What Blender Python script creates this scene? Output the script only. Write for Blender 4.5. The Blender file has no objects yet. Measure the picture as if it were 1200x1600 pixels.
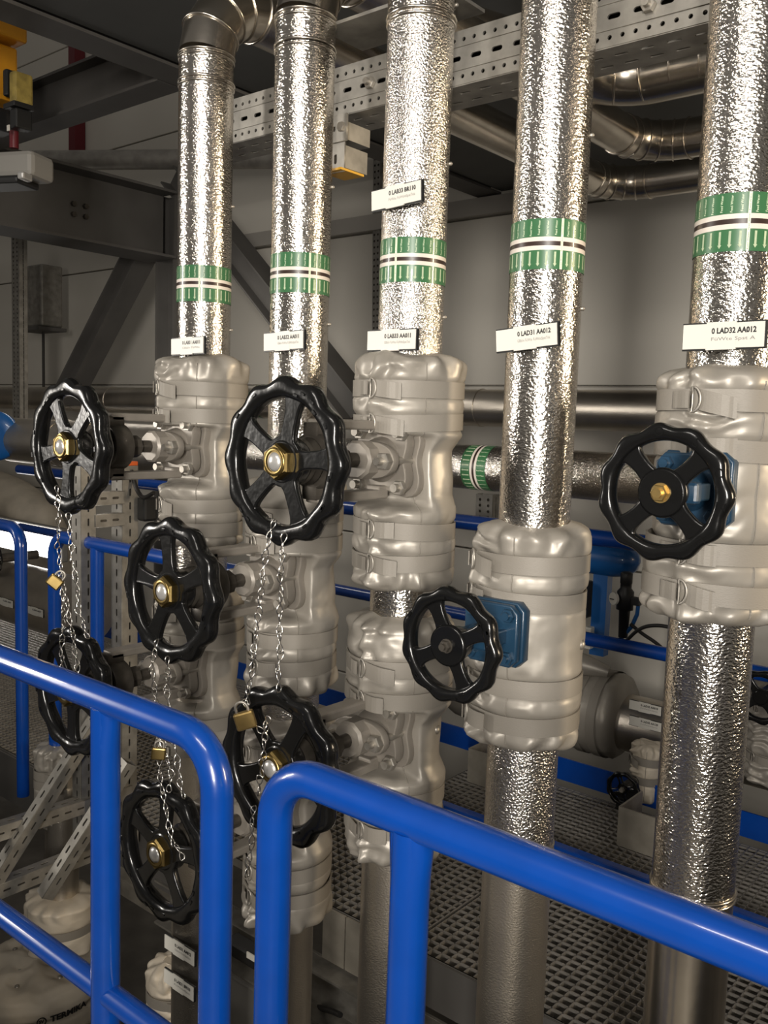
import bpy, bmesh, math, random
from mathutils import Vector, Matrix, noise
random.seed(7)
PI = math.pi
SC = bpy.context.scene
COL = SC.collection
def V(*a): return Vector(a)

# ---------------------------------------------------------------- camera, light, exposure
F, YAW, PIT, ROL = 1409.63, 0.692209, 0.103489, 0.03232
CAM = V(0, 0, 1.573)
fw = V(-math.sin(YAW)*math.cos(PIT), math.cos(YAW)*math.cos(PIT), -math.sin(PIT))
r0 = V(math.cos(YAW), math.sin(YAW), 0)
u0 = r0.cross(fw)
rt = r0*math.cos(ROL) + u0*math.sin(ROL)
up = -r0*math.sin(ROL) + u0*math.cos(ROL)
cd = bpy.data.cameras.new('camera'); cam = bpy.data.objects.new('camera', cd); COL.objects.link(cam)
cd.sensor_fit = 'VERTICAL'; cd.sensor_height = 36; cd.lens = F/1600*36; cd.clip_start = 0.02; cd.clip_end = 100
m = Matrix((rt, up, -fw)).transposed().to_4x4(); m.translation = CAM
cam.matrix_world = m; SC.camera = cam
def at(x, y, Y):
    d = fw + rt*((x-600)/F) + up*((800-y)/F)
    return CAM + d*(Y/d.y)
def atz(x, y, Z):
    d = fw + rt*((x-600)/F) + up*((800-y)/F)
    return CAM + d*((Z-CAM.z)/d.z)

SC.view_settings.view_transform = 'Standard'; SC.view_settings.look = 'None'
SC.view_settings.exposure = 0.0; SC.view_settings.gamma = 1
SC.cycles.use_denoising = True
SC.cycles.max_bounces = 8
w = bpy.data.worlds.new('world'); SC.world = w; w.use_nodes = True
w.node_tree.nodes['Background'].inputs[0].default_value = (1.0, 0.94, 0.86, 1)
w.node_tree.nodes['Background'].inputs[1].default_value = 0.115
def lamp(name, loc, tgt, size, e, col=(1, .94, .86), spread=180):
    l = bpy.data.lights.new(name, 'AREA'); l.shape = 'RECTANGLE'; l.size, l.size_y = size; l.energy = e; l.color = col; l.spread = math.radians(spread)
    o = bpy.data.objects.new(name, l); COL.objects.link(o); o.location = loc
    o.rotation_euler = (Vector(tgt)-Vector(loc)).to_track_quat('-Z', 'Y').to_euler()
lamp('hall_lamp_front', (1.35, -2.1, 1.9), (-1.15, 1.4, 1.75), (.34, 1.3), 38, spread=70)
lamp('hall_lamp_left', (-5.4, -1.6, 2.1), (-1.5, 1.5, 1.8), (.3, 1.5), 14, spread=60)
lamp('hall_lamp_right', (3.1, 3.2, 2.1), (-1.2, 1.5, 1.8), (.3, 1.4), 17, (1, .80, .55), spread=60)
lamp('hall_lamp_overhead', (-.6, -1.0, 3.3), (-.9, 1.2, .6), (1.4, .25), 30)
lamp('back_aisle_lamp', (-4.2, 2.9, 2.3), (-4.4, 3.6, .8), (1.2, .3), 10)

# ---------------------------------------------------------------- materials
def mat(name, col, rough=.5, metal=0., bump=None, coat=0., var=None, spec=.5):
    m = bpy.data.materials.new(name); m.use_nodes = True
    nt = m.node_tree; b = nt.nodes['Principled BSDF']
    b.inputs['Base Color'].default_value = (*col, 1); b.inputs['Roughness'].default_value = rough
    b.inputs['Metallic'].default_value = metal; b.inputs['Coat Weight'].default_value = coat
    b.inputs['Specular IOR Level'].default_value = spec
    tc = nt.nodes.new('ShaderNodeTexCoord')
    if var:      # (scale, amount): dirt / tone variation
        n = nt.nodes.new('ShaderNodeTexNoise'); n.inputs['Scale'].default_value = var[0]; n.inputs['Detail'].default_value = 5
        r = nt.nodes.new('ShaderNodeValToRGB')
        r.color_ramp.elements[0].position = .3; r.color_ramp.elements[1].position = .7
        r.color_ramp.elements[0].color = (*[c*(1-var[1]) for c in col], 1)
        r.color_ramp.elements[1].color = (*[min(1, c*(1+var[1])) for c in col], 1)
        nt.links.new(tc.outputs['Object'], n.inputs['Vector'])
        nt.links.new(n.outputs['Fac'], r.inputs['Fac']); nt.links.new(r.outputs['Color'], b.inputs['Base Color'])
    if bump:     # (scale, distance, strength, (sx,sy,sz))
        mp = nt.nodes.new('ShaderNodeMapping'); mp.inputs['Scale'].default_value = bump[3]
        n = nt.nodes.new('ShaderNodeTexNoise'); n.inputs['Scale'].default_value = bump[0]; n.inputs['Detail'].default_value = 1.5
        bp = nt.nodes.new('ShaderNodeBump'); bp.inputs['Distance'].default_value = bump[1]; bp.inputs['Strength'].default_value = bump[2]
        nt.links.new(tc.outputs['Object'], mp.inputs['Vector']); nt.links.new(mp.outputs['Vector'], n.inputs['Vector'])
        nt.links.new(n.outputs['Fac'], bp.inputs['Height']); nt.links.new(bp.outputs['Normal'], b.inputs['Normal'])
    return m
ONE = (1, 1, 1)
M = dict(
 alu=mat('embossed_aluminium', (.70, .655, .59), .18, 1, (160, .0019, 1.0, (1, 1, 1.6))),
 alufine=mat('finely_embossed_aluminium', (.70, .665, .61), .21, 1, (260, .0025, 1.0, ONE)),
 alusmooth=mat('smooth_aluminium', (.62, .57, .50), .24, 1, (60, .0006, .35, ONE), var=(8, .15)),
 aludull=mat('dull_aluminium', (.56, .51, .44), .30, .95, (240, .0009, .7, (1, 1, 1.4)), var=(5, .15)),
 fabric=mat('silver_coated_fabric', (.31, .285, .247), .42, .28, (26, .006, .30, ONE), var=(6, .10)),
 webbing=mat('grey_webbing', (.225, .205, .175), .55, .1, (260, .0006, .5, (1, 1, 4))),
 oldfabric=mat('beige_coated_fabric', (.52, .46, .37), .55, .1, (30, .004, .35, ONE), var=(7, .15)),
 blue=mat('blue_paint', (.001, .045, .27), .26, 0, (25, .0006, .15, ONE), coat=.5, var=(18, .06)),
 darkblue=mat('petrol_blue_paint', (.010, .038, .075), .38, 0, (120, .0006, .35, ONE), coat=.2),
 skyblue=mat('bright_blue_paint', (.008, .085, .28), .3, 0, coat=.4),
 black=mat('black_enamel', (.005, .005, .005), .24, 0, (75, .0018, .28, ONE), coat=.25, spec=.3),
 blackdull=mat('black_plastic', (.012, .012, .012), .45),
 valve=mat('grey_valve_paint', (.235, .212, .182), .42, .25, (90, .0006, .25, ONE), var=(20, .12)),
 valvedark=mat('dark_greased_steel', (.075, .066, .055), .42, .5, (60, .0006, .3, ONE), var=(30, .3)),
 bolt=mat('zinc_bolt_steel', (.36, .335, .295), .42, .7, var=(60, .15)),
 brass=mat('brass', (.28, .20, .075), .33, 1, (90, .0006, .25, ONE), var=(40, .2)),
 padbrass=mat('bright_brass', (.60, .42, .16), .32, .9, var=(50, .12)),
 galv=mat('galvanised_steel', (.30, .285, .255), .46, .65, (40, .0004, .3, ONE), var=(22, .22)),
 galvdark=mat('galvanised_grating_steel', (.34, .32, .29), .5, .6, var=(15, .2)),
 galvrust=mat('dull_galvanised_plate', (.29, .265, .22), .6, .35, var=(12, .22)),
 steelgrey=mat('dark_grey_structural_paint', (.085, .08, .074), .62, 0, var=(5, .12)),
 deck=mat('dark_deck_plate', (.08, .081, .077), .7, 0, var=(4, .1)),
 wall=mat('beige_wall_panel', (.58, .55, .49), .6, 0, var=(1.2, .05)),
 wallgrey=mat('grey_wall', (.33, .31, .28), .7),
 concrete=mat('dark_concrete', (.11, .10, .085), .8, 0, (30, .003, .3, ONE), var=(6, .25)),
 red=mat('dark_red_paint', (.11, .006, .012), .45),
 yellow=mat('hoist_yellow_paint', (.62, .27, .012), .45, 0, var=(14, .08)),
 yellowdull=mat('faded_yellow', (.30, .22, .05), .6, 0, var=(30, .3)),
 orange=mat('orange_plastic', (.75, .13, .02), .5),
 amber=mat('amber_plastic', (.55, .30, .03), .45),
 white=mat('white_label', (.62, .60, .54), .45),
 offwhite=mat('off_white_plastic', (.24, .23, .21), .5),
 ink=mat('black_print', (.012, .012, .012), .5),
 greyink=mat('grey_print', (.22, .21, .2), .5),
 green=mat('green_sticker', (.035, .125, .05), .33, 0, coat=.3),
 stripe=mat('pale_stripe', (.62, .56, .50), .4),
 brown=mat('dark_brown_stripe', (.03, .016, .012), .35, coat=.3),
 pale=mat('pale_print', (.72, .80, .58), .45),
 chain=mat('bright_chain_wire', (.72, .69, .64), .22, 1),
 cap=mat('pale_steel_cap', (.55, .54, .52), .3, .6),
 rubber=mat('black_rubber', (.015, .014, .013), .5),
 clear=mat('smoked_bowl', (.05, .05, .05), .1),
)
ml = bpy.data.materials.new('lit_area_glow'); ml.use_nodes = True  # emission that stands for a brightly lit surface
ml.node_tree.nodes['Principled BSDF'].inputs['Emission Color'].default_value = (1, .96, .9, 1)
ml.node_tree.nodes['Principled BSDF'].inputs['Emission Strength'].default_value = 9
M['lit'] = ml

# ---------------------------------------------------------------- mesh helpers
def link(name, me, parent=None):
    o = bpy.data.objects.new(name, me); COL.objects.link(o)
    if parent is not None: o.parent = parent
    return o
def tag(o, label=None, cat=None, group=None, kind=None):
    if label: o['label'] = label
    if cat: o['category'] = cat
    if group: o['group'] = group
    if kind: o['kind'] = kind
    return o
def thing(name, loc, label, cat, group=None, rz=0):
    o = bpy.data.objects.new(name, None); COL.objects.link(o); o.location = loc; o.rotation_euler = (0, 0, rz)
    o.empty_display_size = .05
    return tag(o, label, cat, group)
def copy_tree(o, parent=None):
    c = o.copy(); COL.objects.link(c); c.parent = parent
    for ch in o.children: copy_tree(ch, c)
    return c
class B:
    """collects shapes into one mesh"""
    def __init__(s): s.bm = bmesh.new(); s.mats = []; s.mi = 0
    def use(s, mname):
        m = M[mname]
        if m not in s.mats: s.mats.append(m)
        s.mi = s.mats.index(m); return s
    def _f(s, vs, smooth=False):
        try: f = s.bm.faces.new(vs)
        except ValueError: return
        f.material_index = s.mi; f.smooth = smooth
    def box(s, c, sz, R=None, bev=0):
        c = Vector(c); a, b, d = [x/2 for x in sz]
        if bev <= 0:
            vs = []
            for x in (-a, a):
                for y in (-b, b):
                    for z in (-d, d):
                        p = V(x, y, z); p = (R @ p) if R else p
                        vs.append(s.bm.verts.new(c+p))
            for q in ((0, 1, 3, 2), (4, 6, 7, 5), (0, 4, 5, 1), (2, 3, 7, 6), (0, 2, 6, 4), (1, 5, 7, 3)): s._f([vs[i] for i in q])
        else:
            t = bmesh.new(); bmesh.ops.create_cube(t, size=1)
            for v in t.verts: v.co = V(v.co.x*sz[0], v.co.y*sz[1], v.co.z*sz[2])
            bmesh.ops.bevel(t, geom=t.edges[:], offset=bev, segments=2, profile=.5, affect='EDGES')
            mp = {v: s.bm.verts.new(c + ((R @ v.co) if R else v.co)) for v in t.verts}
            for f in t.faces: s._f([mp[v] for v in f.verts])
            t.free()
        return s
    def grid(s, rows, closed=True, smooth=True, capa=False, capb=False):
        R = [[s.bm.verts.new(p) for p in r] for r in rows]
        n = len(R[0])
        for i in range(len(R)-1):
            for j in range(n if closed else n-1):
                k = (j+1) % n
                s._f([R[i][j], R[i][k], R[i+1][k], R[i+1][j]], smooth)
        if capa: s._f([s.bm.verts.new(p) for p in reversed(rows[0])])
        if capb: s._f([s.bm.verts.new(p) for p in rows[-1]])
        return s
    def ring(s, c, ax, r, n, ph=0):
        ax = Vector(ax).normalized()
        a = ax.orthogonal().normalized() if abs(ax.z) > .99 or True else None
        ref = V(0, 0, 1) if abs(ax.z) < .9 else V(1, 0, 0)
        a = ref.cross(ax).normalized(); b = ax.cross(a)
        return [Vector(c)+a*(math.cos(t)*r)+b*(math.sin(t)*r) for t in [ph+2*PI*i/n for i in range(n)]]
    def cyl(s, p0, p1, r, n=24, r1=None, cap=True, ph=0, smooth=True):
        p0, p1 = Vector(p0), Vector(p1); ax = p1-p0
        s.grid([s.ring(p0, ax, r, n, ph), s.ring(p1, ax, r if r1 is None else r1, n, ph)], True, smooth, cap, cap); return s
    def lathe(s, p0, ax, prof, n=32, capa=True, capb=True, smooth=True, ph=0):
        """prof: list of (distance along axis, radius)"""
        p0 = Vector(p0); ax = Vector(ax).normalized()
        s.grid([s.ring(p0+ax*d, ax, r, n, ph) for d, r in prof], True, smooth, capa, capb); return s
    def tube(s, pts, r, n=12, closed=False, cap=True):
        pts = [Vector(p) for p in pts]; N = len(pts); rows = []; pa = None
        for i in range(N):
            if closed: t = pts[(i+1) % N]-pts[i-1]
            else: t = pts[min(i+1, N-1)]-pts[max(i-1, 0)]
            t.normalize()
            if pa is None: pa = t.orthogonal().normalized()
            pa = (pa - t*pa.dot(t))
            pa = pa.normalized() if pa.length > 1e-6 else t.orthogonal().normalized()
            b = t.cross(pa); rr = r[i] if isinstance(r, (list, tuple)) else r
            rows.append([pts[i]+pa*(math.cos(q)*rr)+b*(math.sin(q)*rr) for q in [2*PI*k/n for k in range(n)]])
        if closed: rows.append(rows[0])
        s.grid(rows, True, True, cap and not closed, cap and not closed); return s
    def torus(s, c, ax, R, r, n=24, k=8):
        return s.tube(s.ring(c, ax, R, n), r, k, True)
    def poly(s, pts, nrm, th, bev=0):
        """extrude a planar polygon (list of points) by th along nrm"""
        nrm = Vector(nrm).normalized(); A = [s.bm.verts.new(Vector(p)) for p in pts]; Bv = [s.bm.verts.new(Vector(p)+nrm*th) for p in pts]
        n = len(A); s._f(list(reversed(A))); s._f(Bv)
        for i in range(n): s._f([A[i], A[(i+1) % n], Bv[(i+1) % n], Bv[i]])
        return s
    def mesh(s, me, X=None, smooth=None):
        off = {}
        for v in me.vertices: off[v.index] = s.bm.verts.new((X @ v.co) if X else v.co)
        for p in me.polygons: s._f([off[i] for i in p.vertices], p.use_smooth if smooth is None else smooth)
        return s
    def done(s, name, parent=None, recalc=True, smoothmat=None, edge=None):
        if recalc: bmesh.ops.recalc_face_normals(s.bm, faces=s.bm.faces)
        me = bpy.data.meshes.new(name); s.bm.to_mesh(me); s.bm.free()
        for m in s.mats: me.materials.append(m)
        o = link(name, me, parent)
        if edge is not None:
            try: me.set_sharp_from_angle(angle=edge)
            except Exception: pass
        return o
def b(mname): return B().use(mname)
def plate2d(outer, holes, th, bev=0, res=1):
    """filled 2D outline with holes -> mesh in XY, centred on z"""
    cu = bpy.data.curves.new('t', 'CURVE'); cu.dimensions = '2D'; cu.fill_mode = 'BOTH'
    cu.extrude = th/2-bev; cu.bevel_depth = bev; cu.bevel_resolution = res
    if bev: cu.offset = -bev
    for pl in [outer]+holes:
        sp = cu.splines.new('POLY'); sp.points.add(len(pl)-1); sp.use_cyclic_u = True
        for i, p in enumerate(pl): sp.points[i].co = (p[0], p[1], 0, 1)
    o = bpy.data.objects.new('t', cu); me = bpy.data.meshes.new_from_object(o)
    bpy.data.objects.remove(o); bpy.data.curves.remove(cu)
    return me
def text_mesh(txt, size, sx=1., bold=0.):
    cu = bpy.data.curves.new('t', 'FONT'); cu.body = txt; cu.size = size; cu.align_x = 'LEFT'; cu.align_y = 'CENTER'
    cu.resolution_u = 2; cu.offset = bold
    o = bpy.data.objects.new('t', cu); me = bpy.data.meshes.new_from_object(o)
    bpy.data.objects.remove(o); bpy.data.curves.remove(cu)
    for v in me.vertices: v.co.x *= sx
    return me
def width(me):
    xs = [v.co.x for v in me.vertices]; return max(xs)-min(xs), min(xs)
def circ(cx, cy, r, n=10): return [(cx+r*math.cos(2*PI*i/n), cy+r*math.sin(2*PI*i/n)) for i in range(n)]
def slot(cx, cy, L, h, n=5):
    r = h/2; d = L/2-r
    return [(cx+d+r*math.cos(a), cy+r*math.sin(a)) for a in [-PI/2+PI*i/n for i in range(n+1)]] + \
           [(cx-d+r*math.cos(a), cy+r*math.sin(a)) for a in [PI/2+PI*i/n for i in range(n+1)]]
def chaikin(p, k):
    for _ in range(k):
        q = []
        for i in range(len(p)):
            a, c = p[i], p[(i+1) % len(p)]
            q += [(a[0]*.75+c[0]*.25, a[1]*.75+c[1]*.25), (a[0]*.25+c[0]*.75, a[1]*.25+c[1]*.75)]
        p = q
    return p
def rounded(pts, r, n=5):
    """3D polyline with rounded corners"""
    pts = [Vector(p) for p in pts]; out = [pts[0]]
    for i in range(1, len(pts)-1):
        a = (pts[i-1]-pts[i]).normalized(); c = (pts[i+1]-pts[i]).normalized()
        ang = a.angle(c); d = r/math.tan(ang/2); cen = pts[i]+(a+c).normalized()*(r/math.sin(ang/2))
        p0 = pts[i]+a*d-cen; p1 = pts[i]+c*d-cen
        for k in range(n+1):
            out.append(cen+(p0*math.sin((1-k/n)*p0.angle(p1))+p1*math.sin(k/n*p0.angle(p1)))/math.sin(p0.angle(p1)))
    out.append(pts[-1]); return out
FRONT = Matrix(((1, 0, 0), (0, 0, -1), (0, 1, 0))).to_4x4()      # XY plate -> XZ plate facing -Y
def front(loc): return Matrix.Translation(loc) @ FRONT
def frame(o, u, v):
    """matrix taking plate x->u, y->v, z->u x v, origin o"""
    u = Vector(u).normalized(); v = Vector(v).normalized(); n = u.cross(v)
    X = Matrix((u, v, n)).transposed().to_4x4(); X.translation = Vector(o); return X

# ---------------------------------------------------------------- the room
o = b('wall')
for i in range(8):
    z0 = -1.213+i*1.0; o.box((-5, 4.64, z0+.5), (22, .06, .990), bev=.006)
o.box((-5, 4.70, 2.8), (22, .06, 8.2)); o = o.done('wall_back'); tag(o, kind='structure')
o = b('wallgrey').box((-14, 1, 2.8), (.1, 9, 8)).done('wall_left'); tag(o, kind='structure')
o = b('concrete').box((-5, 1.6, -1.25), (22, 8, .1)).done('floor'); tag(o, kind='structure')
o = b('galvrust').box((-3, -2.6, -.03), (16, 6.7, .06)).done('floor_walkway'); tag(o, kind='structure')
# dark deck above the pipes with an edge channel
o = b('deck').box((.0, 2.9, 2.96), (6.0, 3.42, .08)).done('ceiling'); tag(o, kind='structure')
def ibeam(bb, p0, p1, h, wd, side, t=.012):
    p0, p1 = Vector(p0), Vector(p1); ax = (p1-p0); L = ax.length; ax.normalize()
    side = Vector(side); side = (side-ax*side.dot(ax)).normalized(); upv = ax.cross(side); c = (p0+p1)/2
    R = Matrix((ax, side, upv)).transposed()
    bb.box(c, (L, t, h-2*t), R); bb.box(c+upv*(h/2-t/2), (L, wd, t), R); bb.box(c-upv*(h/2-t/2), (L, wd, t), R)
    return bb
o = ibeam(b('steelgrey'), (-3.08, .9, 2.98), (-3.08, 4.6, 2.98), .16, .16, (1, 0, 0)).done('deck_edge_beam')
tag(o, 'dark grey steel beam forming the long left edge of the overhead deck', 'beam')
o = ibeam(b('steelgrey'), (-3.17, 2.37, 3.0), (-6.9, 2.37, 3.0), .2, .13, (0, 1, 0)).done('cross_beam')
tag(o, 'dark steel beam running left from the deck edge, passing behind the yellow hoist', 'beam')
o = b('steelgrey')
ibeam(o, (-5.0, 2.2, 2.76), (-5.0, 3.68, 2.76), .42, .30, (1, 0, 0), .016)
bm_ = o.done('girder'); tag(bm_, 'deep dark grey girder with bolted web joining the column at left', 'girder')
for y in (3.03, 3.11):
    for z in (2.72, 2.78): b('valvedark').lathe((-4.992, y, z), (1, 0, 0), [(0, .016), (.022, .016)], 6, smooth=False).done('bolt', bm_)
colm = b('steelgrey')
ibeam(colm, (-5.0, 3.8, -.02), (-5.0, 3.8, 2.98), .2, .2, (0, 1, 0), .015)
colm = colm.done('column'); tag(colm, 'dark grey upright steel column between two slanting braces at left', 'column')
for nm, p0, p1, lab in (('brace', at(232, 372, 3.8), at(104, 622, 3.8), 'dark steel brace slanting down to the left from the column'),
                        ('brace', at(330, 345, 3.8), at(560, 640, 3.8), 'dark steel brace slanting down to the right behind the two left clad pipes')):
    p0 = p0+(p0-p1).normalized()*(.15 if p1.x < p0.x else .5); o = b('steelgrey'); ibeam(o, p0, p1, .16, .16, (0, 1, 0), .012); o = o.done(nm); tag(o, lab, 'brace', 'diagonal braces of the far bay')
o = b('red').box((at(112, 200, 4.5).x, 4.55, 4.3), (.10, .10, 1.5)).done('red_post'); tag(o, 'dark red vertical steel post against the far wall at upper left', 'post')
o = b('galvdark').tube([atz(20, 251, 3.2), atz(430, 248, 3.2), atz(600, 226, 3.2)], .062, 20).done('overhead_tube')
tag(o, 'grey round tube crossing high behind the leftmost clad pipe', 'tube')
o = b('wallgrey').box((-4.1, 4.585, 2.84), (3.2, .05, .10)).done('wall_rail'); tag(o, 'grey horizontal rail fixed along the far wall behind the two left pipes', 'rail')

# gratings
def grating(name, x0, x1, y0, y1, z, label, pitch=.0335):
    o = b('galvdark'); h = .03
    nx = int((x1-x0)/pitch)
    for i in range(nx+1): o.box((x0+i*pitch, (y0+y1)/2, z-h/2), (.003, y1-y0, h))
    ny = int((y1-y0)/pitch)
    for i in range(ny+1): o.box(((x0+x1)/2, y0+i*pitch, z-.004), (x1-x0, .0045, .008))
    o.box(((x0+x1)/2, y0, z-h/2), (x1-x0, .005, h)); o.box(((x0+x1)/2, y1, z-h/2), (x1-x0, .005, h))
    o.box((x0, (y0+y1)/2, z-h/2), (.005, y1-y0, h)); o.box((x1, (y0+y1)/2, z-h/2), (.005, y1-y0, h))
    return tag(o.done(name, recalc=False), label, 'grating', 'walkway gratings')
grating('floor_grating', -1.55, 1.2, 2.05, 2.78, 0, 'galvanised floor grating nearest the two right clad pipes')
grating('floor_grating', -2.55, -1.56, 2.05, 2.78, 0, 'galvanised floor grating behind the third clad pipe')
grating('floor_grating', -2.2, 1.2, 2.82, 3.44, 0, 'galvanised floor grating along the far railing, beyond the low blue strip')
grating('floor_grating', -5.4, -2.57, 2.0, 3.44, 0, 'galvanised floor grating at left behind the slanting struts')
grating('floor_grating', -7.6, -5.41, 2.0, 3.44, 0, 'galvanised floor grating at the far left end')
def edge_plate(x0, x1, y, z0, z1, label, mt='galvrust'):
    o = b(mt).box(((x0+x1)/2, y, (z0+z1)/2), (x1-x0, .008, z1-z0)).done('edge_plate'); return tag(o, label, 'plate', 'grating edge plates')
edge_plate(-1.885, -1.79, 2.035, -.175, .0, 'small galvanised edge plate under the grating beside the second pipe')
edge_plate(-1.785, -1.555, 2.035, -.175, .0, 'long pale galvanised edge plate under the grating behind the third pipe')
edge_plate(-1.55, 1.2, 2.04, -.15, .0, 'dark edge plate of the grating between the fourth and fifth pipes', 'steelgrey')
edge_plate(-7.6, -2.57, 1.985, -.22, -.005, 'dark grey edge plate of the left grating behind the slanting strut', 'steelgrey')
o = b('galv')
o.box((-.6, 2.05, -.27), (4.2, .01, .17)); o.box((-.6, 2.01, -.19), (4.2, .08, .008)); o.box((-.6, 2.01, -.355), (4.2, .08, .008))
o = o.done('channel_beam'); tag(o, 'galvanised channel beam carrying the grating edge above the pit', 'beam')
o = b('offwhite').box((-1.5, 2.25, -.75), (1.9, .3, .5), bev=.01).done('duct'); tag(o, 'pale duct low in the pit below the channel beam', 'duct')

# ---------------------------------------------------------------- blue railings
TR = .0242
def railing(label, parts):
    root = thing('railing', parts[0][1][0], label, 'railing', 'blue tube railings')
    X = Matrix.Translation(-Vector(parts[0][1][0]))
    for nm, pts, rr in parts:
        o = b('blue').tube([X @ Vector(p) for p in pts], rr, 20).done(nm, root)
    return root
YR, ZR = .822, 1.1
def span(xa, xb, y, posts, label, zk=.59, ends=(0, 0), zbase=0.0, toe=False, ztop=ZR, r=TR, flare=None):
    P = []
    pts = [(xa, y, ztop), (xb, y, ztop)]
    if ends[0]: pts = [(xa, y, zbase)]+pts
    if ends[1]: pts = pts+[(xb, y, zbase)]
    P.append(('handrail', rounded(pts, .075, 8) if len(pts) > 2 else pts, r))
    ks = [xa]+[x for x in posts]+[xb]
    if zk:
        for i in range(len(ks)-1):
            if abs(ks[i]-ks[i+1]) > .01: P.append(('knee_rail', [(ks[i], y, zk), (ks[i+1], y, zk)], r*.82))
    for x in posts: P.append(('post', [(x, y, zbase), (x, y, ztop-.012)], r))
    root = railing(label, P)
    if toe:
        o = b('blue').box((0, 0, 0), (xb-xa, .008, .10)); o = o.done('toe_board', root); o.location = Vector(((xa+xb)/2, y, .06))-root.location
    return root
railA = span(-5.2, -.978, YR, [-3.6, -2.4, -1.261], 'near blue railing at left ending in a rounded corner, a slim gap from its neighbour', ends=(0, 1))
railB = span(-.857, 1.6, YR, [-.622, .5], 'near blue railing sloping down to the right corner in front of the right pipes', ends=(1, 0))
# welded saddle at the head of the two near posts
for root, x in ((railA, -1.261), (railB, -.622)):
    o = b('blue').grid([[V(x+math.cos(t)*rx, YR+math.sin(t)*ry, z)-root.location for t in [2*PI*i/24 for i in range(24)]]
        for z, rx, ry in ((1.0, TR, TR), (1.03, TR*1.04, TR*.97), (1.06, TR*1.18, TR*.9), (1.085, TR*1.25, TR*.9))]).done('post_saddle', root)
span(-6.5, 1.6, 3.49, [at(312, 900, 3.49).x, at(468, 900, 3.49).x, at(640, 900, 3.49).x, at(1100, 900, 3.49).x], 'far blue railing with toe board along the back of the grating', zk=.66, toe=True, r=.036)
o = b('blue').box((-.5, 2.80, .035), (3.6, .012, .07)).box((-.5, 2.815, .069), (3.6, .03, .004)).done('kerb_strip')
tag(o, 'low dark blue steel strip lying across the grating between its two rows', 'strip')
ya = 1.78
span(at(33, 850, ya).x-1.2, at(33, 900, ya).x, ya, [], 'blue railing end at the far left edge of the photo, before the bright glowing panel', ends=(0, 1), zk=None, zbase=.02)
span(at(85, 850, ya).x, -1.75, ya, [at(152, 900, ya).x], 'blue railing behind the left chains and perforated posts, with a rounded top corner', ends=(1, 0), zk=None, zbase=.02)

# ---------------------------------------------------------------- pipes P1..P5
PX = [-1.8166, -1.4795, -1.158, -.850, -.510]; PY = 1.4629; PR = .066
def radial(c, th, r, z): return V(c[0]+math.cos(th)*r, c[1]+math.sin(th)*r, z)
def bead(bb, p, ax, r): bb.torus(p, ax, r, .0035, 40, 6)
def pipe_root(x, label): return thing('clad_pipe', (x, PY, 0), label, 'pipe', 'vertical clad pipes of the front row')
def cladding(root, pts, mt='alu', r=PR, name='cladding', n=56):
    return b(mt).tube(pts, r, n, cap=True).done(name, root)
def collar(root, z, r=PR):
    o = b('alusmooth'); bead(o, (0, 0, z), (0, 0, 1), r+.0005); bead(o, (0, 0, z-.010), (0, 0, 1), r-.0005); return o.done('joint_bead', root)
def wrap(bb, me, c, r, th0, z0, rot):
    """bend a flat text mesh round the pipe; rot=True reads upward"""
    for_v = []
    for v in me.vertices:
        a, z = (v.co.x, v.co.y)
        if rot: a, z = -v.co.y, v.co.x
        th = th0+a/r; for_v.append(bb.bm.verts.new((c[0]+math.cos(th)*r, c[1]+math.sin(th)*r, z0+z)))
    for p in me.polygons: bb._f([for_v[i] for i in p.vertices])
TXT = text_mesh('Feed Water', .0052, 1.0, .0)
_tw, _t0 = width(TXT)
ARW = plate2d([(-.0017, .025), (-.0017, .005), (-.0032, .005), (0, 0), (.0032, .005), (.0017, .005), (.0017, .025)], [], .0004)
def band(root, seam, z0=1.84, r=PR, horizontal=False):
    o = B(); n = 72; rr = r+.0008
    def strip(mn, za, zb):
        o.use(mn); o.grid([[V(math.cos(t)*rr, math.sin(t)*rr, z) for t in [2*PI*i/n for i in range(n)]] for z in (za, zb)])
    h = [0, .0325, .0400, .0475, .0548, .0860]
    for i, mn in enumerate(('green', 'stripe', 'brown', 'stripe', 'green')): strip(mn, z0+h[i], z0+h[i+1])
    bandob = o.done('flow_band', root)
    t = B().use('pale'); k = 0
    for i in range(28):
        th = seam+(i+.75)*(2*PI/28.5)
        wrap(t, TXT, (0, 0), rr+.0004, th, z0+.0565+(.001 if i % 2 else 0), True)
        for v in [0]:
            fv = [t.bm.verts.new((math.cos(th+p.co.x/rr)*(rr+.0005), math.sin(th+p.co.x/rr)*(rr+.0005), z0+.0045+p.co.y)) for p in ARW.vertices]
            for p in ARW.polygons: t._f([fv[i2] for i2 in p.vertices])
    t.done('printed_text', bandob, recalc=False)
    s = b('pale'); r2 = rr+.0003; dw = .0022/r2
    s.grid([[V(math.cos(seam+d)*r2, math.sin(seam+d)*r2, z) for d in (-dw, 0, dw)] for z in (z0, z0+.086)], closed=False)
    s.use('ink')
    small = text_mesh('Feed Water  Feed Water  Feed Water', .0026)
    sw, _ = width(small)
    for v in small.vertices: v.co.x *= .082/sw
    wrap(s, small, (0, 0), r2+.0003, seam, z0+.002, True)
    s.done('seam_strip', bandob, recalc=False)
    return bandob
def camth(x): return math.atan2(-PY, -x)
BANDSEAM = [-.17, .31, -.53, .37, .20]
LAB = ['leftmost tall clad pipe of the front row, bending away at the top', 'second clad pipe from the left, bending away behind at the top',
       'third clad pipe of the front row, finely embossed, with two tags', 'fourth clad pipe from the left, above a blue bonnet valve', 'rightmost clad pipe of the front row, cut by the photo edge']
JT = [1.70, 1.44, 1.70, 1.40, 1.66]
pipes = []
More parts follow.
